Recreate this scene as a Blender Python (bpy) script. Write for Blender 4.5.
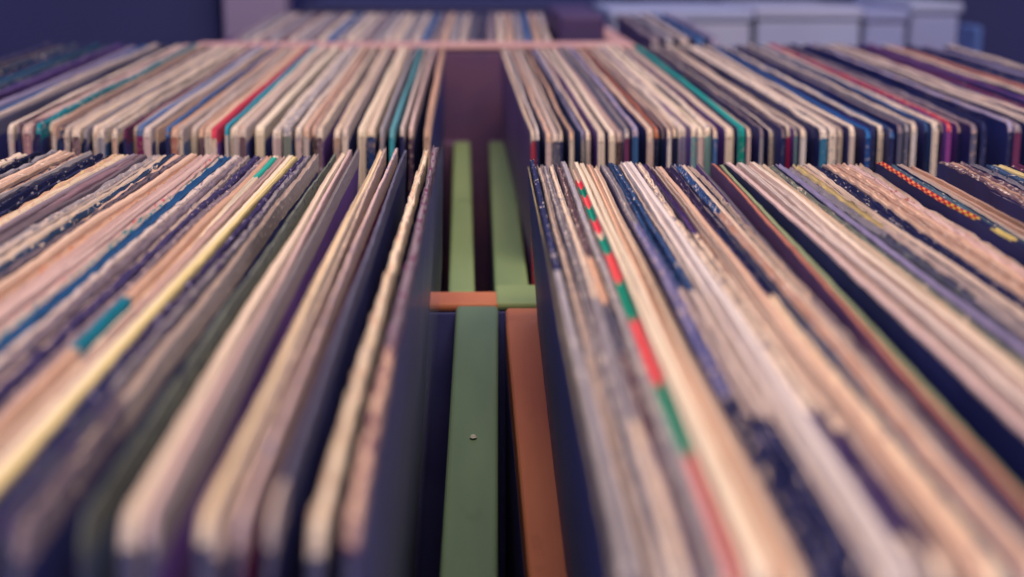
import bpy, math, random
from mathutils import Vector, Matrix, noise
for o in list(bpy.data.objects): bpy.data.objects.remove(o)
S = bpy.context.scene
COL = S.collection
R = math.radians

# ------------------------------------------------------------------ camera
F = 1422.0                                    # focal length in pixels of the 1024 px frame (50 mm)
CAM_Z = 1.1666
PITCH = math.atan(338.5 / F)
YAW = math.atan(29.0 / F * math.cos(PITCH))
cam_d = bpy.data.cameras.new('camera')
cam = bpy.data.objects.new('camera', cam_d); COL.objects.link(cam)
cam.location = (0, 0, CAM_Z)
cam.rotation_euler = (math.pi / 2 - PITCH, 0, -YAW)
cam_d.sensor_width = 36.0
cam_d.lens = F / 1024 * 36
cam_d.clip_start = 0.01
cam_d.dof.use_dof = True
cam_d.dof.focus_distance = 0.425
cam_d.dof.aperture_fstop = 9.8
S.camera = cam

# ------------------------------------------------------------------ light
S.view_settings.view_transform = 'Standard'
S.view_settings.look = 'None'
S.view_settings.gamma = 1
S.view_settings.use_curve_mapping = False
S.view_settings.exposure = -0.06
W = bpy.data.worlds.new('world'); S.world = W; W.use_nodes = True
W.node_tree.nodes['Background'].inputs[0].default_value = (0.50, 0.55, 1.0, 1)
W.node_tree.nodes['Background'].inputs[1].default_value = 0.95

def area(name, loc, size, power, col, target):
    d = bpy.data.lights.new(name, 'AREA'); d.shape = 'RECTANGLE'
    d.size, d.size_y = size; d.energy = power; d.color = col
    o = bpy.data.objects.new(name, d); COL.objects.link(o); o.location = loc
    o.rotation_euler = (Vector(target) - Vector(loc)).to_track_quat('-Z', 'Y').to_euler()
    return o
area('shop_light', (0.25, -0.10, 2.35), (1.0, 0.7), 26.5, (1.0, 0.83, 0.58), (0.12, 0.42, 1.1))

# ------------------------------------------------------------------ geometry of the view, used to read real positions off the photograph
_r = Vector((math.cos(YAW), -math.sin(YAW), 0))
_f = Vector((math.sin(YAW) * math.cos(PITCH), math.cos(YAW) * math.cos(PITCH), -math.sin(PITCH)))
_u = _r.cross(_f)
def ray(x, y): return _f + _r * ((x - 512) / F) + _u * ((288.5 - y) / F)
def on_plane(x, y, drop0, y0=0.0, rise=0.0):
    """point where the line of sight meets z = CAM_Z - drop0 + rise*(Y-y0)"""
    d = ray(x, y)
    t = (-drop0 - rise * y0) / (d.z - rise * d.y)
    return Vector((d.x * t, d.y * t, CAM_Z + d.z * t))
def at_depth(x, y, Y):
    d = ray(x, y); t = Y / d.y
    return Vector((d.x * t, Y, CAM_Z + d.z * t))

# ------------------------------------------------------------------ colours and materials
def lin(c):
    return tuple(((v / 255) / 12.92 if v / 255 <= 0.04045 else ((v / 255 + 0.055) / 1.055) ** 2.4) for v in c)
CLR = {
 'cream': (230, 204, 180), 'white': (226, 207, 196), 'ivory': (236, 212, 182), 'tan': (214, 172, 146), 'peach': (224, 184, 156),
 'pink': (214, 180, 170), 'beige': (208, 184, 170), 'yellow': (226, 200, 138), 'orange': (210, 128, 92), 'red': (214, 70, 88),
 'maroon': (112, 48, 84), 'brown': (120, 90, 98), 'mauve': (140, 120, 127), 'lavender': (162, 148, 176), 'purple': (84, 56, 116),
 'grey': (164, 152, 154), 'dark grey': (96, 92, 112), 'navy': (40, 42, 84), 'blue': (62, 100, 150), 'teal': (30, 132, 142),
 'dark teal': (44, 66, 98), 'green': (24, 146, 126), 'sage': (130, 132, 118), 'pale teal': (140, 176, 172), 'magenta': (150, 40, 110),
 'black': (34, 34, 70), 'rust': (186, 116, 96),
}
GAIN = 0.92
def C4(k):
    c = CLR[k] if isinstance(k, str) else k
    return tuple(min(0.9, v * GAIN) for v in lin(c)) + (1,)
MATS = {}
def nodes_of(name):
    m = bpy.data.materials.new(name); m.use_nodes = True
    nt = m.node_tree; b = nt.nodes['Principled BSDF']
    b.inputs['Roughness'].default_value = 0.75
    b.inputs['Specular IOR Level'].default_value = 0.25
    return m, nt, b
def new(nt, t, **kw):
    n = nt.nodes.new(t)
    for k, v in kw.items(): setattr(n, k, v)
    return n
def mixc(nt, fac, a, b):
    n = new(nt, 'ShaderNodeMix', data_type='RGBA')
    for sock, v in ((n.inputs[0], fac), (n.inputs[6], a), (n.inputs[7], b)):
        if hasattr(v, 'links'): nt.links.new(v, sock)
        else: sock.default_value = v
    return n.outputs[2]
def ramp(nt, src, lo, hi):
    n = new(nt, 'ShaderNodeMapRange'); nt.links.new(src, n.inputs[0])
    n.inputs[1].default_value = lo; n.inputs[2].default_value = hi
    return n.outputs[0]
def coords(nt, scale, rnd=True):
    tc = new(nt, 'ShaderNodeTexCoord')
    v = new(nt, 'ShaderNodeVectorMath', operation='MULTIPLY'); v.inputs[1].default_value = scale
    nt.links.new(tc.outputs['Object'], v.inputs[0])
    if not rnd: return v.outputs[0]
    oi = new(nt, 'ShaderNodeObjectInfo')
    a = new(nt, 'ShaderNodeVectorMath', operation='ADD')
    s = new(nt, 'ShaderNodeMath', operation='MULTIPLY'); s.inputs[1].default_value = 91.0
    nt.links.new(oi.outputs['Random'], s.inputs[0])
    nt.links.new(v.outputs[0], a.inputs[0]); nt.links.new(s.outputs[0], a.inputs[1])
    return a.outputs[0]
def noise_n(nt, vec, detail=3.0):
    n = new(nt, 'ShaderNodeTexNoise'); n.inputs['Scale'].default_value = 1; n.inputs['Detail'].default_value = detail
    nt.links.new(vec, n.inputs['Vector']); return n.outputs['Fac']

WEAR = {'plain': (0.64, 0.75), 'flecked': (0.56, 0.62), 'worn': (0.54, 0.62), 'speckled': (0.49, 0.60), 'frayed': (0.50, 0.56)}
def edge_mat(col, blot, style, segs=()):
    """cut edge of a cardboard sleeve: layers running along it, wear blotches, optional printed or gap-darkened stretches (y0, y1, colour)"""
    key = ('e', col, blot, style, tuple(segs))
    if key in MATS: return MATS[key]
    m, nt, b = nodes_of('sleeve_edge_' + str(col).replace(' ', '_'))
    base = C4(col)
    dk = tuple(v * 0.50 for v in base[:3]) + (1,)
    st = noise_n(nt, coords(nt, (1500, 7, 5)), 2)
    c = mixc(nt, ramp(nt, st, 0.50, 0.70), base, dk)
    if segs:
        tc = new(nt, 'ShaderNodeTexCoord'); sp = new(nt, 'ShaderNodeSeparateXYZ'); nt.links.new(tc.outputs['Object'], sp.inputs[0])
        for (y0, y1, cc) in segs:
            gt = ramp(nt, sp.outputs[1], y0 - 0.0006, y0 + 0.0006); lt = ramp(nt, sp.outputs[1], y1 + 0.0006, y1 - 0.0006)
            mu = new(nt, 'ShaderNodeMath', operation='MULTIPLY'); nt.links.new(gt, mu.inputs[0]); nt.links.new(lt, mu.inputs[1])
            c = mixc(nt, mu.outputs[0], c, C4(cc))
    lo, hi = WEAR[style]
    w = noise_n(nt, coords(nt, (1000, 260, 700)), 4)
    c = mixc(nt, ramp(nt, w, lo + 0.04, hi + 0.04), c, C4(blot))
    nt.links.new(c, b.inputs['Base Color'])
    bp = new(nt, 'ShaderNodeBump'); bp.inputs['Strength'].default_value = 0.35; bp.inputs['Distance'].default_value = 0.0006
    nt.links.new(w, bp.inputs['Height']); nt.links.new(bp.outputs[0], b.inputs['Normal'])
    MATS[key] = m; return m
def cover_mat(col):
    key = ('c', col)
    if key in MATS: return MATS[key]
    m, nt, b = nodes_of('sleeve_cover_' + str(col).replace(' ', '_'))
    base = C4(col)
    if max(base[:3]) < .2: base = tuple(v * 1.7 for v in base[:3]) + (1,)
    alt = tuple(min(.9, v * 1.35 + .004) for v in base[:3]) + (1,)
    n = noise_n(nt, coords(nt, (20, 26, 26)), 3)
    nt.links.new(mixc(nt, ramp(nt, n, .45, .6), base, alt), b.inputs['Base Color'])
    b.inputs['Roughness'].default_value = 0.45
    MATS[key] = m; return m
def wood_mat(name, col, alt, rough=.6, sc=(40, 5, 40)):
    m, nt, b = nodes_of(name)
    n = noise_n(nt, coords(nt, sc), 5)
    g = noise_n(nt, coords(nt, (90, 70, 90)), 5)
    c = mixc(nt, ramp(nt, n, .35, .7), C4(col), C4(alt))
    c = mixc(nt, ramp(nt, g, .66, .86), c, tuple(v * .55 for v in C4(col)[:3]) + (1,))
    nt.links.new(c, b.inputs['Base Color']); b.inputs['Roughness'].default_value = rough
    bp = new(nt, 'ShaderNodeBump'); bp.inputs['Strength'].default_value = 0.25; bp.inputs['Distance'].default_value = 0.001
    nt.links.new(g, bp.inputs['Height']); nt.links.new(bp.outputs[0], b.inputs['Normal'])
    return m
M_GREEN = wood_mat('green_painted_wood', (104, 124, 98), (86, 106, 88))
M_GREENB = wood_mat('bright_green_painted_wood', (134, 150, 100), (116, 134, 90))
M_ORANGE = wood_mat('orange_painted_wood', (192, 116, 80), (168, 94, 70))
M_INNER_SHADE = wood_mat('crate_inside_shade', (70, 70, 126), (58, 58, 112))  # shade inside the crates, put into the board colour
M_MAROON = wood_mat('maroon_stained_board', (104, 70, 98), (84, 60, 100))
M_SALMON = wood_mat('salmon_wood', (204, 156, 146), (190, 140, 136))
M_TABLE = wood_mat('dark_table', (66, 64, 116), (56, 54, 104))
M_WALL = wood_mat('navy_wall', (62, 62, 108), (56, 56, 100), .9, (3, 3, 3))
M_FLOOR = wood_mat('dark_floor', (64, 60, 96), (52, 50, 88), .7, (6, 30, 6))
M_NAIL = wood_mat('nail_metal', (200, 196, 180), (150, 150, 140), .4)

# ------------------------------------------------------------------ mesh helpers
def mesh_obj(name, verts, faces, mats, fm=None, parent=None, smooth=False):
    me = bpy.data.meshes.new(name); me.from_pydata(verts, [], faces)
    for m in mats: me.materials.append(m)
    if fm: me.polygons.foreach_set('material_index', fm)
    if smooth: me.polygons.foreach_set('use_smooth', [True] * len(faces))
    me.update()
    o = bpy.data.objects.new(name, me); COL.objects.link(o)
    if parent: o.parent = parent
    return o
def prism(name, quad_lo, quad_hi, mat, parent=None, bev=0.002):
    """board between a lower and an upper quad of corners (same order), edges bevelled"""
    v = [tuple(p) for p in quad_lo] + [tuple(p) for p in quad_hi]
    f = [(3, 2, 1, 0), (4, 5, 6, 7)] + [(i, (i + 1) % 4, 4 + (i + 1) % 4, 4 + i) for i in range(4)]
    o = mesh_obj(name, v, f, [mat], None, parent)
    if bev:
        b = o.modifiers.new('bevel', 'BEVEL'); b.width = bev; b.segments = 3
    return o
def box(name, x0, x1, y0, y1, z0, z1, mat, parent=None, bev=0.002):
    q = lambda z: [(x0, y0, z), (x1, y0, z), (x1, y1, z), (x0, y1, z)]
    return prism(name, q(z0), q(z1), mat, parent, bev)
def empty(name, loc):
    o = bpy.data.objects.new(name, None); COL.objects.link(o); o.location = loc; o.empty_display_size = .05
    return o
def tag(o, label, cat, group=None):
    o['label'] = label; o['category'] = cat
    if group: o['group'] = group
    return o
def keep_world(child, parent):                 # children are given in world coordinates; the parent sits unrotated at its base
    child.parent = parent; child.matrix_parent_inverse = Matrix.Translation(parent.location).inverted()

ONES = ' first second third fourth fifth sixth seventh eighth ninth tenth eleventh twelfth thirteenth fourteenth fifteenth sixteenth seventeenth eighteenth nineteenth'.split(' ')
TENS = {2: 'twent', 3: 'thirt', 4: 'fort', 5: 'fift', 6: 'sixt', 7: 'sevent', 8: 'eight', 9: 'ninet'}
def ordinal(n):
    if n < 20: return ONES[n]
    t, u = divmod(n, 10)
    return TENS[t] + ('ieth' if u == 0 else 'y-' + ONES[u])

# ------------------------------------------------------------------ the record sleeve
H = 0.313; L = 0.315
def sleeve(t, Ln, seed, style, mats, stations=56, wav=0.0006, open_top=False, name='record_sleeve', Hh=H, round_c=0.004):
    rnd = random.Random(seed)
    ys = [0, .0006, .0016, .003] + [.003 + (Ln - .006) * k / stations for k in range(1, stations)] + [Ln - .003, Ln - .0016, Ln - .0006, Ln]
    fr = {'plain': .00015, 'flecked': .0004, 'worn': .0003, 'speckled': .0004, 'frayed': .0010}[style]
    r = min(.0006, t * .3); gv = rnd.choice([.0002, .0006, .0011])
    verts = []; npt = 0; po = rnd.uniform(-50, 50)
    sag = rnd.uniform(-.0008, .0008)
    for y in ys:
        e = min(y, Ln - y)
        cz = -round_c * (1 - math.sqrt(max(0, 1 - (1 - min(e, .003) / .003) ** 2))) if e < .003 else 0
        nz = noise.noise((po, y * 160, 0)) * fr * 1.5 + noise.noise((po, y * 14, 5)) * .0009 + sag * math.sin(y / Ln * math.pi)
        nx = noise.noise((po * .02, y * 9, 9)) * wav + noise.noise((po, y * 130, 3)) * fr * .35
        rl = noise.noise((po, y * 210, 21)) * fr * 1.6; rr = noise.noise((po, y * 210, 31)) * fr * 1.6
        bl = 1 + noise.noise((po, y * 110, 7)) * fr * 260
        top = Hh + cz + nz; a = t / 2
        if open_top:
            p = .00055
            pts = [(-a, 0), (-a, Hh * .8), (-a, top - .006), (-a * bl, top - .0004), (-a * bl + p * .5, top), (-a * bl + p, top - .0004), (-a + p, top - .004), (a - p, top - .004), (a * bl - p, top - .0004), (a * bl - p * .5, top), (a * bl, top - .0004), (a, top - .006), (a, Hh * .8), (a, 0)]
        else:
            pts = [(-a, 0), (-a, Hh * .8), (-a, top - .006), (-a * bl, top - r + rl), (-a * bl * .7, top + rl), (-a * .22, top - gv), (a * .22, top - gv), (a * bl * .7, top + rr), (a * bl, top - r + rr), (a, top - .006), (a, Hh * .8), (a, 0)]
        npt = len(pts)
        for (px, pz) in pts: verts.append((px + nx * (pz / Hh) ** 2, y, pz))
    faces = []; fm = []
    for s in range(len(ys) - 1):
        for k in range(npt - 1):
            i = s * npt + k; faces.append((i, i + 1, i + npt + 1, i + npt))
            fm.append(1 if 2 < k < npt - 4 or (2 < k < npt - 3 and not open_top) else 0)
        i = s * npt; faces.append((i + npt - 1, i, i + npt, i + 2 * npt - 1)); fm.append(0)
    # end edges
    def cap(base, flip):
        k = npt // 2
        for j in range(k - 1):
            q = (base + j, base + j + 1, base + npt - 2 - j, base + npt - 1 - j)
            faces.append(q if flip else q[::-1]); fm.append(2)
    cap(0, True); cap((len(ys) - 1) * npt, False)
    o = mesh_obj(name, verts, faces, mats, fm, None, False)
    if open_top:
        a = max(.0004, t / 2 - .0009); g = .0012
        v = []; f = []
        n = 14
        for k in range(n + 1):
            y = .004 + (Ln - .008) * k / n; zz = Hh - g + noise.noise((po, y * 40, 2)) * .0008
            nx = noise.noise((po * .02, y * 9, 9)) * wav
            for (px, pz) in ((-a, .01), (-a, zz - .0004), (-a * .5, zz), (a * .5, zz), (a, zz - .0004), (a, .01)): v.append((px + nx * (pz / Hh) ** 2, y, pz))
        for s in range(n):
            for k in range(6):
                i = s * 6; f.append((i + k, i + (k + 1) % 6, i + 6 + (k + 1) % 6, i + 6 + k))
        f.append((0, 1, 2, 3, 4, 5)[::-1]); f.append(tuple(n * 6 + q for q in range(6)))
        mesh_obj('inner_sleeve', v, f, [edge_mat('ivory' if seed % 3 else 'pink', 'grey', 'plain')], None, o)
    return o
def stand(o, top_near, top_far, lean=0.0, Hh=H):
    """put a sleeve so that the near end of its top edge is at top_near and the edge runs towards top_far"""
    d = (top_far - top_near).normalized()
    x = d.cross(Vector((0, 0, 1))).normalized(); z = x.cross(d).normalized()
    rot = Matrix((x, d, z)).transposed() @ Matrix.Rotation(lean, 3, 'Y')
    o.rotation_euler = rot.to_euler()
    o.location = top_near - rot @ Vector((0, 0, Hh))

def interp(tab, x):
    if x <= tab[0][0]: return tab[0][1]
    for (a, va), (b, vb) in zip(tab, tab[1:]):
        if x <= b: return va + (vb - va) * (x - a) / (b - a)
    return tab[-1][1]
WEARTXT = {'plain': '', 'worn': ' with a worn edge', 'speckled': ' with a speckled edge', 'flecked': ' with a flecked edge', 'frayed': ' with a frayed edge'}
GRAZE = ['cream', 'navy', 'grey']

# ------------------------------------------------------------------ near crates: rows read along y = 187.5 of the photo
# (x0, x1, colour, wear, wear colour, cover colour, {options})
NEAR_RIGHT = [
 (530.0, 532.6, (184, 166, 136), 'worn', 'sage', 'navy', {}),
 (533.6, 539.6, 'navy', 'flecked', 'white', 'navy', {'fy': 158, 'segs': [(270, 640, 'grey')]}),
 (540.8, 547.0, 'beige', 'speckled', 'grey', 'dark grey', {'o': 1}),
 (547.2, 553.6, 'grey', 'speckled', 'white', 'navy', {}),
 (553.8, 559.6, 'cream', 'worn', 'grey', 'brown', {'segs': [(300, 420, 'grey')]}),
 (560.8, 567.6, 'brown', 'speckled', 'beige', 'navy', {'segs': [(255, 300, 'peach'), (300, 350, 'dark grey'), (430, 640, 'mauve')]}),
 (568.0, 574.4, 'grey', 'worn', 'cream', 'sage', {}),
 (575.0, 582.6, 'cream', 'plain', 'cream', 'cream', {'checks': 1}),
 (582.8, 588.2, 'ivory', 'plain', 'tan', 'cream', {}),
 (588.4, 594.0, 'ivory', 'plain', 'pink', 'cream', {}),
 (594.2, 599.4, 'peach', 'plain', 'cream', 'cream', {'o': 1}),
 (599.6, 606.4, 'cream', 'plain', 'grey', 'tan', {}),
 (609.0, 616.4, 'grey', 'worn', 'cream', 'navy', {'segs': [(225, 330, (142, 134, 172)), (330, 395, (108, 108, 160)), (395, 640, 'navy')]}),
 (617.4, 622.4, (44, 76, 120), 'flecked', 'lavender', 'navy', {'segs': [(290, 420, 'beige'), (420, 640, 'navy')]}),
 (623.0, 628.4, (44, 70, 112), 'flecked', 'beige', 'navy', {'segs': [(290, 420, 'beige'), (420, 640, 'navy')]}),
 (629.0, 632.4, 'beige', 'worn', 'grey', 'tan', {}),
 (636.0, 643.0, 'white', 'plain', 'cream', 'cream', {}),
 (643.2, 650.6, 'white', 'plain', 'pink', 'cream', {}),
 (652.4, 659.6, 'cream', 'speckled', 'mauve', 'purple', {'dz': .0014, 'segs': [(408, 530, (66, 46, 92))]}),
 (660.0, 665.6, 'purple', 'worn', 'brown', 'navy', {'dz': .0008, 'segs': [(230, 640, 'cream'), (425, 545, (72, 46, 88))]}),
 (666.6, 673.4, 'cream', 'worn', 'tan', 'tan', {'o': 1}),
 (673.8, 680.6, 'tan', 'plain', 'ivory', 'tan', {}),
 (681.6, 689.4, (66, 48, 88), 'flecked', 'mauve', 'navy', {'segs': [(226, 290, 'navy'), (290, 640, 'ivory')]}),
 (690.2, 692.6, 'white', 'worn', 'blue', 'blue', {}),
 (693.4, 700.6, 'blue', 'speckled', 'white', 'navy', {'segs': [(212, 640, 'tan')]}),
 (701.4, 707.0, 'cream', 'plain', 'tan', 'cream', {}),
 (707.4, 713.4, 'cream', 'worn', 'grey', 'navy', {}),
 (716.6, 719.8, 'grey', 'plain', 'cream', 'purple', {}),
 (735.0, 739.6, 'rust', 'plain', 'tan', (92, 62, 92), {}),
 (740.2, 745.0, (142, 150, 112), 'plain', 'green', 'navy', {}),
 (754.0, 760.4, 'pink', 'plain', 'cream', 'navy', {}),
 (760.8, 767.0, 'cream', 'worn', 'tan', 'tan', {}),
 (767.4, 774.0, 'beige', 'plain', 'cream', 'cream', {}),
 (774.4, 782.0, 'beige', 'plain', 'pink', 'tan', {}),
 (782.4, 789.0, 'cream', 'plain', 'tan', 'tan', {'o': 1}),
 (789.4, 796.2, 'ivory', 'plain', 'grey', 'sage', {}),
 (796.8, 803.0, 'sage', 'worn', 'cream', 'navy', {}),
 (807.4, 813.6, 'lavender', 'plain', 'pink', 'navy', {}),
 (814.4, 823.0, 'dark grey', 'worn', 'sage', 'sage', {'segs': [(150, 235, 'grey')]}),
 (823.6, 831.4, 'yellow', 'worn', 'beige', 'tan', {'segs': [(225, 640, 'beige')]}),
 (831.8, 838.4, 'cream', 'plain', 'grey', 'cream', {}),
 (838.8, 845.4, 'cream', 'plain', 'tan', 'navy', {}),
 (846.4, 851.2, 'navy', 'flecked', 'white', 'navy', {}),
 (852.0, 857.2, 'navy', 'flecked', 'beige', 'navy', {}),
 (858.4, 865.8, 'peach', 'worn', 'tan', 'tan', {}),
 (866.4, 873.8, 'tan', 'speckled', 'cream', 'tan', {'o': 1}),
 (874.4, 883.4, 'tan', 'speckled', 'peach', 'rust', {}),
 (884.0, 892.0, 'pink', 'worn', 'rust', 'maroon', {}),
 (892.6, 900.4, 'cream', 'speckled', 'tan', 'navy', {}),
 (920.6, 927.2, 'navy', 'plain', 'blue', 'navy', {'dots': 1}),
 (927.4, 936.0, (84, 108, 122), 'worn', 'beige', 'navy', {}),
 (936.6, 941.6, 'cream', 'plain', 'pink', 'navy', {}),
 (944.8, 956.4, 'tan', 'plain', 'cream', 'tan', {'o': 1}),
 (987.0, 990.4, 'white', 'worn', 'navy', 'navy', {}),
 (991.4, 998.0, 'brown', 'speckled', 'cream', 'navy', {}),
 (999.0, 1006.6, 'tan', 'speckled', 'brown', 'maroon', {'o': 1}),
 (1008.6, 1015.6, 'brown', 'speckled', 'beige', 'navy', {}),
 (1019.0, 1025.0, 'grey', 'worn', 'navy', 'navy', {}),
 (1034.0, 1044.0, 'dark teal', 'worn', 'beige', 'navy', {}),
 (1048.0, 1058.0, 'yellow', 'plain', 'teal', 'teal', {}),
 (1064.0, 1074.0, 'maroon', 'worn', 'pink', 'navy', {}),
]
# rows read along y = 195
NEAR_LEFT = [
 (-84, -74, 'cream', 'worn', 'navy', 'navy', {}),
 (-62, -58, 'navy', 'flecked', 'grey', 'navy', {}),
 (-46, -40, 'grey', 'flecked', 'navy', 'navy', {}),
 (-34, -26, 'peach', 'worn', 'tan', 'navy', {}),
 (-25.5, -17, 'tan', 'worn', 'cream', 'navy', {}),
 (-12, -9, 'brown', 'speckled', 'navy', 'navy', {}),
 (-4, 1.0, 'tan', 'speckled', 'dark grey', 'navy', {}),
 (4.6, 6.0, 'white', 'plain', 'cream', 'navy', {}),
 (10.5, 13.0, 'dark grey', 'flecked', 'navy', 'navy', {}),
 (19.0, 22.0, 'navy', 'flecked', 'grey', 'navy', {}),
 (29.5, 32.5, 'navy', 'flecked', 'grey', 'navy', {}),
 (40.5, 48.0, 'tan', 'speckled', 'yellow', 'tan', {}),
 (48.4, 57.0, 'ivory', 'worn', 'tan', 'mauve', {}),
 (57.6, 64.0, 'mauve', 'plain', 'brown', 'mauve', {}),
 (64.4, 71.0, (156, 122, 130), 'plain', 'brown', 'mauve', {}),
 (71.6, 79.0, 'mauve', 'plain', 'brown', 'navy', {}),
 (84.0, 91.0, 'grey', 'speckled', 'beige', 'navy', {}),
 (91.4, 97.6, 'beige', 'worn', 'grey', 'maroon', {}),
 (99.4, 106.4, 'cream', 'speckled', 'white', 'navy', {}),
 (107.2, 113.0, 'dark teal', 'flecked', 'cream', 'navy', {'w': .56}),
 (113.8, 120.0, 'tan', 'worn', 'pink', 'navy', {}),
 (120.6, 126.0, 'mauve', 'speckled', 'dark teal', 'blue', {}),
 (130.0, 137.4, 'peach', 'plain', 'cream', 'tan', {}),
 (137.8, 145.0, 'peach', 'worn', 'orange', 'tan', {}),
 (145.4, 152.8, 'pink', 'plain', 'cream', 'tan', {}),
 (153.2, 161.6, 'pink', 'plain', 'tan', 'maroon', {}),
 (164.0, 169.6, 'pink', 'worn', 'red', 'maroon', {}),
 (170.0, 176.4, 'beige', 'speckled', 'teal', 'blue', {}),
 (177.0, 185.4, (42, 90, 138), 'worn', 'dark teal', 'navy', {}),
 (186.4, 194.0, 'beige', 'speckled', 'mauve', 'navy', {}),
 (194.6, 201.6, 'mauve', 'speckled', 'dark grey', 'navy', {}),
 (203.6, 208.4, 'beige', 'speckled', 'mauve', 'brown', {}),
 (209.4, 217.4, (56, 44, 86), 'flecked', 'mauve', 'navy', {'w': .6}),
 (221.6, 226.6, 'mauve', 'worn', 'pink', 'mauve', {}),
 (226.8, 233.4, 'tan', 'plain', 'yellow', 'tan', {'dz': .0016, 'segs': [(297, 348, (0, 118, 140))]}),
 (234.4, 241.2, 'ivory', 'plain', 'peach', 'tan', {'fz': 1, 'dz': -.0006, 'segs': [(140, 172, (40, 160, 140))]}),
 (241.6, 248.2, 'pink', 'plain', 'cream', 'tan', {}),
 (248.6, 255.6, 'ivory', 'plain', 'tan', 'yellow', {}),
 (256.0, 262.4, 'yellow', 'plain', 'yellow', 'yellow', {}),
 (265.6, 271.0, (52, 40, 80), 'flecked', 'lavender', 'navy', {'segs': [(360, 640, 'navy')]}),  # near stretch painted dark to imitate the wide shaded gap there
 (272.8, 277.4, 'grey', 'speckled', 'purple', 'navy', {'segs': [(390, 640, 'dark grey')]}),  # darkened at the near end too, as part of that gap
 (281.0, 286.0, 'beige', 'worn', 'cream', 'navy', {'segs': [(395, 640, 'mauve')]}),
 (304.4, 306.8, 'sage', 'worn', 'navy', (50, 62, 88), {}),
 (314.6, 322.6, 'cream', 'plain', 'peach', 'cream', {}),
 (323.2, 327.4, 'pink', 'plain', 'lavender', 'mauve', {}),
 (331.0, 334.2, 'grey', 'plain', 'pink', (74, 52, 116), {}),
 (355.6, 362.0, 'ivory', 'plain', 'tan', 'tan', {}),
 (362.8, 366.6, 'beige', 'worn', 'cream', 'navy', {}),
 (374.0, 377.6, 'pink', 'worn', 'lavender', (132, 44, 96), {}),
 (387.0, 390.4, (110, 104, 124), 'speckled', 'dark grey', 'navy', {'segs': [(480, 640, 'beige')]}),
 (408.6, 415.4, 'ivory', 'frayed', 'tan', 'navy', {}),
 (422.0, 428.6, 'mauve', 'frayed', 'maroon', 'navy', {'plastic': 1, 'segs': [(350, 640, 'tan')]}),
]
VP_RIGHT = [(528, 478), (552, 480), (600, 487), (640, 486), (700, 490), (714, 495), (718, 506), (737, 523), (744, 527), (753, 494), (800, 486), (852, 500), (925, 515), (1080, 517)]
VP_LEFT = [(-80, 492), (60, 490), (130, 488), (190, 473), (262, 482), (300, 478), (318, 462), (340, 464), (356, 474), (390, 479), (430, 484)]
DROP_N = 0.0666

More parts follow.
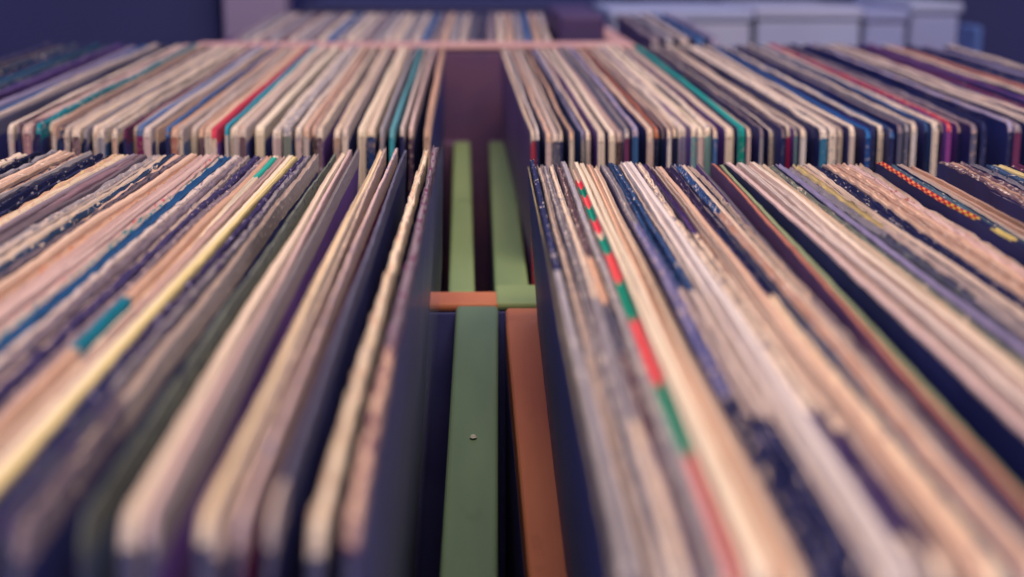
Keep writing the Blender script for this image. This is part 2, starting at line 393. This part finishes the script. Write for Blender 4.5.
def near_row(rows, yref, vps, which, crate_txt, lean, yfar):
    n = len(rows)
    for i, (x0, x1, col, style, blot, cov, op) in enumerate(rows):
        seed = i * 7 + (1000 if which == 'r' else 0); rnd = random.Random(seed)
        xc = (x0 + x1) / 2; vx = interp(vps, xc)
        if which == 'r' and xc < 635: xc += (xc - vx) * 5 / 232.5
        yf = op.get('fy', yfar + rnd.uniform(-2.5, 2.5) if which == 'r' else interp([(-80, 150), (230, 155), (310, 152), (345, 146), (390, 148), (430, 145)], xc) + rnd.uniform(-1, 1))
        dz = op.get('dz', rnd.uniform(-.0012, .0012))
        Yf = .460 if which == 'r' else .477                       # every far end stops short of the crate's end board
        d_far = Yf * math.tan(PITCH + math.atan((yf - 288.5) / F)) ; d_near = (.0668 if which == 'r' else .0680) - dz
        rise = (d_near - d_far) / L
        P = lambda y: on_plane(vx + (xc - vx) * (y + 50) / (yref + 50), y, d_far, Yf, rise)
        pr = P(yref); far = P(yf); d = (far - pr).normalized(); near = far - d * L
        t = (x1 - x0 - .5) / F * (pr.y * math.cos(PITCH) + DROP_N * math.sin(PITCH))
        conv = lambda y: (P(y) - near).dot(d) if y < 600 else -0.01
        segs = [(conv(b), conv(a), c) for (a, b, c) in op.get('segs', [])]
        if op.get('fz'): segs = [(conv(177), conv(157), (40, 160, 140))]
        if op.get('checks'):
            ys = [181, 188, 197, 208, 220, 232, 238, 254, 282, 318, 382, 450]
            cs = [(232, 70, 84), (20, 140, 112), (236, 92, 96), (20, 150, 124), (232, 84, 96), 'cream', (30, 152, 128), (232, 96, 96), (24, 150, 122), (232, 100, 100), (70, 150, 120), (210, 130, 120)]
            segs = [(conv(b), conv(a), c) for a, b, c in zip(ys, ys[1:] + [640], cs)]
        if op.get('dots'):
            a0, a1 = conv(219), conv(158); segs = []
            m = 20; st = (a1 - a0) / m
            for k in range(m):
                segs.append((a0 + k * st, a0 + (k + .55) * st, (226, 176, 70) if k < 5 else (244, 150, 90)))
                segs.append((a0 + (k + .55) * st, a0 + (k + 1) * st, (196, 30, 50)))
            segs.append((conv(240), conv(228), (226, 200, 120)))
        em = edge_mat(col, blot, style, segs)
        endm = edge_mat({'navy': 'navy'}.get(col, 'dark grey'), 'navy', 'worn')  # near end edges coloured dark whatever the sleeve, as their shade
        o = sleeve(t, L, seed, style, [cover_mat(cov), em, endm], open_top=bool(op.get('o')) and t > .0018)
        stand(o, near, far, lean)
        if op.get('plastic'):
            m, nt, b = nodes_of('clear_plastic')
            b.inputs['Base Color'].default_value = (.35, .38, .6, 1); b.inputs['Roughness'].default_value = .22; b.inputs['Alpha'].default_value = .22
            b.inputs['Specular IOR Level'].default_value = .5
            v = []; f = []
            for k in range(25):
                y = -.004 + .323 * k / 24
                wob = noise.noise((3, y * 12, 0)) * .0012
                for (px, pz) in ((t / 2 + .0012, .004), (t / 2 + .0022 + wob, .16), (t / 2 + .0030 + wob, .27), (t / 2 + .0012 + wob * .5, .309), (t / 2 + .0006, .3125)): v.append((px, y, pz))
            for k in range(24):
                for q in range(4): i0 = k * 5 + q; f.append((i0, i0 + 1, i0 + 6, i0 + 5))
            mesh_obj('plastic_cover', v, f, [m], None, o, True)['label'] = 'clear plastic outer cover'
        rank = i + 1 if which == 'r' else n - i
        what = col if isinstance(col, str) else {(52, 84, 128): 'blue', (66, 48, 88): 'dark purple', (142, 150, 112): 'green', (84, 108, 122): 'slate', (156, 122, 130): 'mauve', (42, 90, 138): 'blue', (184, 166, 136): 'pale tan', (110, 104, 124): 'dark grey', (56, 44, 86): 'dark purple', (52, 40, 80): 'dark purple'}.get(col, 'dark')
        extra = WEARTXT[style]
        if op.get('checks'): extra = ' with red-green chequers'
        if op.get('dots'): extra = ' with red-yellow dots'
        if op.get('fz'): extra = ' with a green far corner'
        if op.get('plastic'): extra = ' in clear plastic'
        if xc > 227 and xc < 234 and which == 'l': extra = ' with a teal dash'
        tag(o, f'{what} record sleeve{extra}, {ordinal(rank)} from the gap, {crate_txt}', 'record sleeve', 'record sleeves in the ' + crate_txt)

# ------------------------------------------------------------------ second row of crates, read at the near corners (y = 128)
Y2 = 0.553; DROP_B = 0.0666; RISE = 0.0350
BACK_RIGHT = [  # x0, x1, top colour, end-edge colour
 (530, 536, 'cream', 'red'), (536.6, 539.4, 'white', 'navy'), (545, 551, 'tan', 'pink'), (552.5, 560, 'beige', 'dark grey'), (560.6, 563.4, 'cream', 'navy'),
 (568.6, 573.4, 'peach', 'cream'), (581, 586.4, 'lavender', 'white'), (586.8, 591.2, 'cream', 'beige'), (597, 604, 'cream', 'cream'), (608.4, 615, 'cream', 'cream'),
 (616, 623.4, 'pink', 'brown'), (624, 628.8, 'grey', 'maroon'), (629.4, 632.6, 'cream', 'white'), (633.2, 639, 'lavender', 'blue'), (646.6, 653, 'peach', 'pink'),
 (655, 658.6, 'orange', 'navy'), (662, 667, 'peach', 'navy'), (668, 671.8, 'cream', 'white'), (674, 678, 'cream', 'navy'), (679, 688, 'cream', 'lavender'),
 (690.6, 698, 'cream', 'pale teal'), (698.8, 705, 'ivory', 'pink'), (705.6, 712, 'cream', 'pale teal'), (713, 717, 'cream', 'blue'), (725, 733.6, 'cream', 'cream'),
 (739, 746, (20, 150, 140), (0, 140, 120)), (746.6, 750.4, 'cream', 'pink'), (759.6, 763, 'mauve', 'grey'), (770, 778, 'cream', 'cream'), (783, 786.4, 'mauve', 'navy'),
 (787, 793.6, 'cream', (200, 40, 90)), (794.2, 799, 'cream', 'pale teal'), (800, 806, 'cream', 'white'), (813, 817, 'dark grey', 'navy'), (820, 827.8, 'cream', (50, 110, 140)),
 (828.8, 836.4, 'cream', 'cream'), (838, 843, 'beige', 'beige'), (843.6, 849, 'beige', 'pink'), (849.4, 855, 'cream', 'beige'), (866, 871, (50, 110, 170), (30, 70, 130)),
 (872, 876, 'navy', 'navy'), (878.6, 884, 'cream', 'cream'), (889, 894, 'blue', 'navy'), (898, 903, 'mauve', 'dark grey'), (906, 910, 'grey', 'dark grey'),
 (912, 917.4, 'cream', 'white'), (925, 929, 'blue', 'navy'), (933.6, 939.8, 'cream', 'cream'), (941, 947, 'peach', 'maroon'), (948, 953, 'red', (140, 60, 130)),
 (958, 963, 'pink', 'navy'), (965.6, 970.6, 'mauve', 'brown'), (972, 977.6, 'mauve', 'dark grey'), (983, 988, 'navy', 'navy'), (997, 1003.4, 'pink', 'beige'),
 (1008, 1013, 'lavender', 'navy'), (1016, 1023, 'mauve', 'maroon'), (1032, 1038, 'cream', 'cream'), (1040, 1048, 'beige', 'cream'), (1050, 1058, 'beige', 'tan'), (1070, 1078, 'maroon', 'navy'), (1088, 1094, 'purple', 'navy'),
 (1104, 1112, 'maroon', 'navy'), (1122, 1130, 'cream', 'navy'), (1132, 1140, 'rust', 'maroon'), (1160, 1168, 'navy', 'navy'), (1186, 1194, 'lavender', 'navy'),
 (1220, 1230, 'beige', 'navy'),
]
BACK_LEFT = [
 (-196, -188, 'navy', 'navy'), (-174, -170, 'dark grey', 'navy'), (-156, -150, 'dark teal', 'navy'), (-136, -128, 'navy', 'navy'), (-117, -112, (40, 84, 112), 'navy'), (-97, -92, 'dark teal', 'navy'), (-80, -72, 'purple', 'navy'),  # far-left tops given darker colours to imitate the light falling off
 (-60, -54, 'lavender', 'navy'), (-42, -36, 'blue', 'navy'), (-26, -20, 'beige', 'navy'), (-9, -6, 'dark grey', 'navy'), (8, 13.6, 'cream', 'beige'), (17, 20, 'brown', 'navy'), (21, 29.6, 'pink', (180, 130, 130)),
 (30.4, 34.4, 'maroon', 'navy'), (35, 40, 'teal', 'navy'), (44, 51, 'cream', 'brown'), (51.6, 55.2, 'tan', 'cream'), (59, 62, 'dark teal', 'navy'), (64, 69, 'beige', 'beige'),
 (72, 80, 'cream', 'brown'), (84, 87, 'grey', 'navy'), (92, 97, 'cream', 'cream'), (97.6, 104, 'cream', 'grey'), (104.6, 111.6, 'pink', 'brown'), (112.2, 117, 'cream', 'tan'), (122, 125, 'maroon', 'navy'),
 (131, 136, 'beige', 'tan'), (136.6, 143, (92, 110, 150), 'magenta'), (143.6, 151, 'beige', 'pink'), (153, 158, 'tan', 'beige'), (165, 168.6, 'blue', 'navy'), (170, 176.6, 'tan', 'rust'),
 (177, 183, 'beige', 'cream'), (191, 197, 'beige', 'cream'), (197.6, 203, 'tan', 'brown'), (203.6, 210, 'peach', 'cream'), (211, 217, (208, 64, 88), 'cream'), (224.6, 228, (50, 160, 180), 'white'),
 (229, 234, 'cream', 'cream'), (234.4, 239, 'cream', 'beige'), (239.6, 246, 'beige', 'brown'), (255, 264, 'ivory', 'ivory'), (273, 281.6, 'cream', 'pink'), (283, 291, 'grey', 'sage'),
 (295.6, 302, 'cream', 'pink'), (302.6, 308.6, 'tan', 'beige'), (309.6, 315.6, 'pink', 'brown'), (316.2, 322, 'cream', 'brown'), (333, 340, 'cream', 'tan'), (341, 347, 'beige', 'cream'),
 (358, 365.6, 'ivory', 'cream'), (366.4, 374.6, 'cream', (40, 72, 130)), (380, 384, 'grey', 'grey'), (390, 394.6, (110, 170, 180), (70, 170, 180)), (400, 404, 'beige', 'navy'), (409.6, 413.8, 'pink', (90, 60, 90)), (423, 429.6, 'tan', 'tan'),
]
def back_row(rows, which, crate_txt):
    n = len(rows)
    for i, (x0, x1, col, ecol) in enumerate(rows):
        seed = i * 11 + (3000 if which == 'r' else 5000); rnd = random.Random(seed)
        xc = (x0 + x1) / 2
        ynear = 128 + (4 if 500 < xc < 620 else 0) - (5 if xc > 900 else 0) - (4 if xc < 60 else 0) + rnd.uniform(-1.2, 1.2)
        vx, vy = (450, -96) if which == 'r' else (471, -96)
        dz = rnd.uniform(-.0015, .0015)
        base = on_plane(xc, ynear, DROP_B - dz, Y2, RISE)
        x2 = vx + (xc - vx) * (60 - vy) / (ynear - vy)
        far = on_plane(x2, 60, DROP_B - dz, Y2, RISE)
        t = (x1 - x0) / F * (base.y * .98)
        style = rnd.choice(['plain', 'worn', 'worn', 'speckled'])
        if isinstance(col, tuple): style = 'plain'
        blot = rnd.choice(['cream', 'grey', 'tan']) if col != 'cream' else rnd.choice(['tan', 'grey'])
        if col in ('navy', 'purple', 'maroon', 'blue'): blot = 'mauve'
        cov = rnd.choice(['navy', 'navy', 'navy', 'dark teal', 'purple']) if i or which == 'l' else (92, 64, 92)
        o = sleeve(t, L, seed, style, [cover_mat(cov), edge_mat(col, blot, style), edge_mat(ecol, blot if ecol not in ('navy',) else 'dark grey', 'worn' if rnd.random() < .6 else 'plain')], stations=26, round_c=.0035)
        stand(o, base, far, R(-1.0 if which == 'r' else 1.0))
        nm = lambda c: c if isinstance(c, str) else ('teal' if c[1] > 100 else 'red' if c[0] > 180 else 'blue' if c[0] < 70 else 'dark')
        rank = i + 1 if which == 'r' else n - i
        e = nm(ecol); c = nm(col)
        tag(o, f'{c} record sleeve' + (f' with {e} end' if e != c else '') + f', {ordinal(rank)} from the gap, {crate_txt}', 'record sleeve', 'record sleeves in the ' + crate_txt)

near_row(NEAR_RIGHT, 187.5, VP_RIGHT, 'r', 'near orange-rimmed crate', R(-4.0), 162)
near_row(NEAR_LEFT, 195.0, VP_LEFT, 'l', 'near green-rimmed crate', R(4.0), 152)
back_row(BACK_RIGHT, 'r', 'second-row right crate')
back_row(BACK_LEFT, 'l', 'second-row left crate')

# ------------------------------------------------------------------ third row, far away
FAR = 'mauve grey beige mauve grey brown beige grey mauve cream blue grey cream beige mauve grey beige cream grey beige|blue mauve tan grey beige dark*grey navy mauve|cream tan grey blue tan beige'
def far_row():
    xs = []; x = 232
    rnd = random.Random(4)
    names = [c.replace('*', ' ') for g in FAR.split('|') for c in g.split()]
    n = len(names); step = (552 - 232) / n
    for i, c in enumerate(names):
        xc = 232 + step * (i + .5)
        y = 38
        base = on_plane(xc, y, .0550, .93, .012)
        x2 = 497 + (xc - 497) * (18 + 110) / (y + 110)
        far = on_plane(x2, 18, .0550, .93, .012)
        t = step * .72 / F * base.y
        o = sleeve(t, .300, 7000 + i, 'worn', [cover_mat('navy'), edge_mat(c, 'beige', 'worn'), edge_mat('grey', 'navy', 'worn')], stations=10)
        stand(o, base, far, 0)
        tag(o, f'blurred {c} record sleeve, {ordinal(i + 1)} from the lilac box, far salmon-edged crate', 'record sleeve', 'record sleeves in the far crate')
    cols = ['mauve', 'grey', 'beige', 'blue', 'lavender']
    for i, c in enumerate(cols):
        xc = 655 + i * 15
        base = on_plane(xc, 38, .0550, .93, .012)
        far = on_plane(520 + (xc - 520) * (20 + 80) / (42 + 80), 20, .0550, .93, .012)
        o = sleeve(.0052, .300, 7600 + i, 'worn', [cover_mat('navy'), edge_mat(c, 'grey', 'worn'), edge_mat('grey', 'navy', 'worn')], stations=10)
        stand(o, base, far, 0)
        tag(o, f'blurred {c} record sleeve, {ordinal(i + 1)} of the few behind the second-row right crate', 'record sleeve', 'record sleeves in the far right crate')
far_row()

# ------------------------------------------------------------------ crates
BASE_Z = CAM_Z - DROP_N - H - .004
TABLE_Z = BASE_Z - .012
def rim_z(drop): return CAM_Z - drop
RAIL = .014
def slanted_side(name, x_far, x_near, y_far, y_near, d_far, d_near, w, mat, parent):
    """side board whose top edge falls from the far end to the near end, with a painted rail along its top"""
    q = lambda zn, zf: [(x_near, y_near, zn), (x_near + w, y_near, zn), (x_far + w, y_far, zf), (x_far, y_far, zf)]
    o = prism(name, q(BASE_Z, BASE_Z), q(rim_z(d_near) - RAIL, rim_z(d_far) - RAIL), M_INNER_SHADE, None, .0005); keep_world(o, parent)
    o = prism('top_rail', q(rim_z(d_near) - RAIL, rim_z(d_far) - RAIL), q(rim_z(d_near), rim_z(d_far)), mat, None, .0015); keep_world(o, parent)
def end_board(parent, x0, x1, y0, y1, drop, mat):
    o = box('end_panel', x0, x1, y0, y1, BASE_Z, rim_z(drop) - .0035, M_INNER_SHADE, None, .0005); keep_world(o, parent)  # board below its rim coloured dark as interior shade
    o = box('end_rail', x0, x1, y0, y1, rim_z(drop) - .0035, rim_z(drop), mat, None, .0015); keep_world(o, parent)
def cbox(name, parent, *a):
    o = box(name, *a); keep_world(o, parent); return o
def nail(parent, x, y, z):
    v = []; n = 12
    for k in range(n): v.append((x + .0011 * math.cos(k * math.tau / n), y + .0011 * math.sin(k * math.tau / n), z))
    for k in range(n): v.append((x + .0007 * math.cos(k * math.tau / n), y + .0007 * math.sin(k * math.tau / n), z + .0006))
    f = [tuple(range(n, 2 * n))] + [(k, (k + 1) % n, n + (k + 1) % n, n + k) for k in range(n)]
    o = mesh_obj('nail', v, f, [M_NAIL]); keep_world(o, parent)

# near left: green sides, orange far end
c = empty('record_crate', (-.12, .28, TABLE_Z)); tag(c, 'open record crate with green side rim and orange end board, near row', 'crate', 'record crates')
slanted_side('side_panel', -.0100, -.0151, .4800, .060, .1200, .215, .0148, M_GREEN, c)
slanted_side('side_panel', -.2400, -.2400, .4800, .060, .1200, .215, .0148, M_GREEN, c)
end_board(c, -.2400, .0048, .4805, .4985, .1195, M_ORANGE)
end_board(c, -.2400, .0080, .0450, .0595, .225, M_ORANGE)
cbox('base_panel', c, -.2400, .0048, .0450, .4985, TABLE_Z, BASE_Z, M_INNER_SHADE)
nail(c, -.0035, .395, rim_z(.1387))
# near right: orange
c = empty('record_crate', (.12, .28, TABLE_Z)); tag(c, 'open record crate painted orange, near row beside the green-sided one', 'crate', 'record crates')
slanted_side('side_panel', .0070, .0171, .4620, .060, .1205, .205, .0130, M_ORANGE, c)
slanted_side('side_panel', .2350, .2350, .4620, .060, .1205, .205, .0130, M_ORANGE, c)
end_board(c, .0072, .2480, .4625, .4800, .1210, M_ORANGE)
end_board(c, .0130, .2480, .0450, .0595, .215, M_ORANGE)
cbox('base_panel', c, .0072, .2480, .0450, .4800, TABLE_Z, BASE_Z, M_INNER_SHADE)
# second row: both green
c = empty('record_crate', (-.15, .68, TABLE_Z)); tag(c, 'yellow-green record crate, second row behind the green-sided near crate', 'crate', 'record crates')
slanted_side('side_panel', -.0180, -.0132, .8450, .5010, .1110, .1200, .0098, M_GREENB, c)
slanted_side('side_panel', -.3100, -.3100, .8450, .5010, .1110, .1200, .0098, M_GREENB, c)
end_board(c, -.3100, -.0034, .5000, .5160, .1260, M_GREENB)
cbox('end_panel', c, -.3100, -.0082, .8455, .8580, BASE_Z, rim_z(.1115), M_MAROON)
cbox('base_panel', c, -.3100, -.0034, .5000, .8580, TABLE_Z, BASE_Z, M_INNER_SHADE)
c = empty('record_crate', (.17, .68, TABLE_Z)); tag(c, 'yellow-green record crate with pale rim, second row behind the orange crate', 'crate', 'record crates')
slanted_side('side_panel', .0030, .0036, .8450, .4970, .1110, .1200, .0128, M_GREENB, c)
slanted_side('side_panel', .3400, .3400, .8450, .4970, .1110, .1200, .0128, M_GREENB, c)
end_board(c, .0036, .3528, .4815, .5090, .1195, M_GREENB)
cbox('end_panel', c, .0030, .3528, .8455, .8580, BASE_Z, rim_z(.1115), M_MAROON)
cbox('base_panel', c, .0030, .3528, .4815, .8580, TABLE_Z, BASE_Z, M_INNER_SHADE)
# far crate with the tall maroon front board and salmon top
c = empty('record_crate', (-.04, 1.05, TABLE_Z)); tag(c, 'tall far crate with maroon front board and salmon top edge', 'crate', 'record crates')
cbox('end_panel', c, -.178, .094, .8800, .8980, BASE_Z, rim_z(.0600), M_MAROON)
cbox('top_rail', c, -.178, .094, .8790, .9100, rim_z(.0600), rim_z(.0560), M_SALMON)
cbox('side_panel', c, .080, .094, .9100, 1.2600, BASE_Z, rim_z(.0560), M_SALMON)
cbox('side_panel', c, -.192, -.178, .8640, 1.2600, BASE_Z, rim_z(.0640), M_MAROON)
cbox('end_panel', c, -.178, .094, 1.2600, 1.2750, BASE_Z, rim_z(.0600), M_MAROON)
cbox('base_panel', c, -.192, .094, .8640, 1.2750, TABLE_Z, BASE_Z, M_INNER_SHADE)
c = empty('record_crate', (.16, 1.05, TABLE_Z)); tag(c, 'far crate right of the salmon-edged one, mostly hidden by sleeves', 'crate', 'record crates')
cbox('end_panel', c, .098, .190, .8640, .8780, BASE_Z, rim_z(.0900), M_SALMON)
cbox('side_panel', c, .184, .196, .8780, 1.2600, BASE_Z, rim_z(.0900), M_SALMON)
cbox('side_panel', c, .096, .102, .8780, 1.2600, BASE_Z, rim_z(.0900), M_SALMON)
cbox('end_panel', c, .098, .196, 1.2600, 1.2740, BASE_Z, rim_z(.0900), M_SALMON)
cbox('base_panel', c, .096, .196, .8640, 1.2740, TABLE_Z, BASE_Z, M_INNER_SHADE)

# ------------------------------------------------------------------ table under the crates
t = empty('display_table', (.1, .7, 0)); tag(t, 'dark display table carrying all the record crates', 'table')
cbox('tabletop', t, -.75, .95, .03, 2.30, TABLE_Z - .035, TABLE_Z, M_TABLE)
for lx in (-.72, .86):
    for ly in (.06, 2.2):
        cbox('leg', t, lx, lx + .06, ly, ly + .06, 0, TABLE_Z - .035, M_TABLE)
for ly in (.08, 2.22): cbox('apron', t, -.66, .86, ly, ly + .02, TABLE_Z - .115, TABLE_Z - .035, M_TABLE)

# ------------------------------------------------------------------ things behind the crates
def bx(name, px0, px1, py_top, Y, depth, mat, label, cat, z0=None, bev=.004, lid=None, zt=None):
    a = at_depth(px0, py_top, Y); b = at_depth(px1, py_top, Y)
    z0 = TABLE_Z if z0 is None else z0
    zt = a.z if zt is None else zt
    e = empty(name, ((a.x + b.x) / 2, Y + depth / 2, z0)); tag(e, label, cat)
    o = box('body', a.x, b.x, Y, Y + depth, z0, zt - (.012 if lid else 0), mat, None, bev); keep_world(o, e)
    if lid:
        o = box('lid', a.x - .002, b.x + .002, Y - .003, Y + depth + .003, zt - .012, zt, lid, None, bev); keep_world(o, e)
    return e
def pmat(n, c, rough=.6): return wood_mat(n, c, tuple(int(v * .93) for v in c), rough, (8, 8, 8))
M_PALE = pmat('pale_blue_grey_card', (178, 180, 204)); M_PALE2 = pmat('pale_grey_card', (184, 182, 200)); M_PALE3 = pmat('lilac_grey_card', (160, 162, 196))
M_LILAC = pmat('lilac_board', (140, 122, 146)); M_DARK = pmat('navy_case', (50, 50, 92)); M_DARK2 = pmat('dark_case', (58, 56, 96)); M_BLUE_HIGHLIGHT = pmat('blue_highlight', (92, 116, 170))
M_MAG = pmat('magenta_card', (150, 50, 120))
bx('storage_cabinet', -160, 209, -170, 1.30, .30, M_DARK, 'large dark navy cabinet standing behind the second-row left crate', 'cabinet')
bx('storage_box', 219, 284, -60, 1.25, .04, M_LILAC, 'lilac upright box beside the dark navy cabinet', 'box')
bx('storage_box', 612, 752, 10, 1.45, .22, M_PALE2, 'widest pale grey lidded box, next to the far crate', 'box', lid=M_PALE)
bx('storage_box', 757, 862, 8, 1.45, .22, M_PALE, 'pale blue-grey lidded box in the middle of the row of boxes', 'box', lid=M_PALE2)
bx('storage_box', 866, 908, 10, 1.45, .22, M_PALE3, 'narrow lilac-grey lidded box in the row of pale boxes', 'box', lid=M_PALE3)
bx('storage_box', 912, 962, 2, 1.45, .22, M_PALE3, 'tallest lilac-grey box at the end of the row, by the dark case', 'box', lid=M_PALE)
bx('storage_box', 976, 984, 26, 1.36, .05, M_BLUE_HIGHLIGHT, 'slim blue strip added as a highlight on the dark case', 'box')  # added strip that paints the blue highlight of the dark case
bx('equipment_case', 968, 1190, -160, 1.45, .30, M_DARK, 'tall dark navy case behind the row of pale boxes, last one', 'case')
bx('storage_box', 640, 905, -6, 1.85, .20, M_DARK2, 'long dark box behind the pale boxes', 'box')
bx('storage_box', 300, 610, 4, 1.75, .25, M_DARK2, 'dark violet box behind the far salmon-edged crate', 'box')
bx('storage_box', 910, 918, -10, 1.85, .10, M_MAG, 'slim magenta box peeking over the pale boxes', 'box')

bx('storage_box', 558, 605, 14, .935, .16, pmat('dark_empty_space', (74, 54, 92)), 'plum block added for the dark empty space in the far crate, right of its sleeves', 'box')  # made-up block standing in for the crate's dark empty space
# ------------------------------------------------------------------ room
def struct(name, *a):
    o = box(name, *a); o['kind'] = 'structure'; return o
struct('floor', -3, 3, -1.5, 4.2, -.05, 0, M_FLOOR, None, 0)
struct('wall_back', -3, 3, 4.0, 4.1, 0, 2.8, M_WALL, None, 0)
struct('wall_left', -3.1, -3, -1.5, 4.1, 0, 2.8, M_WALL, None, 0)
struct('wall_right', 3, 3.1, -1.5, 4.1, 0, 2.8, M_WALL, None, 0)
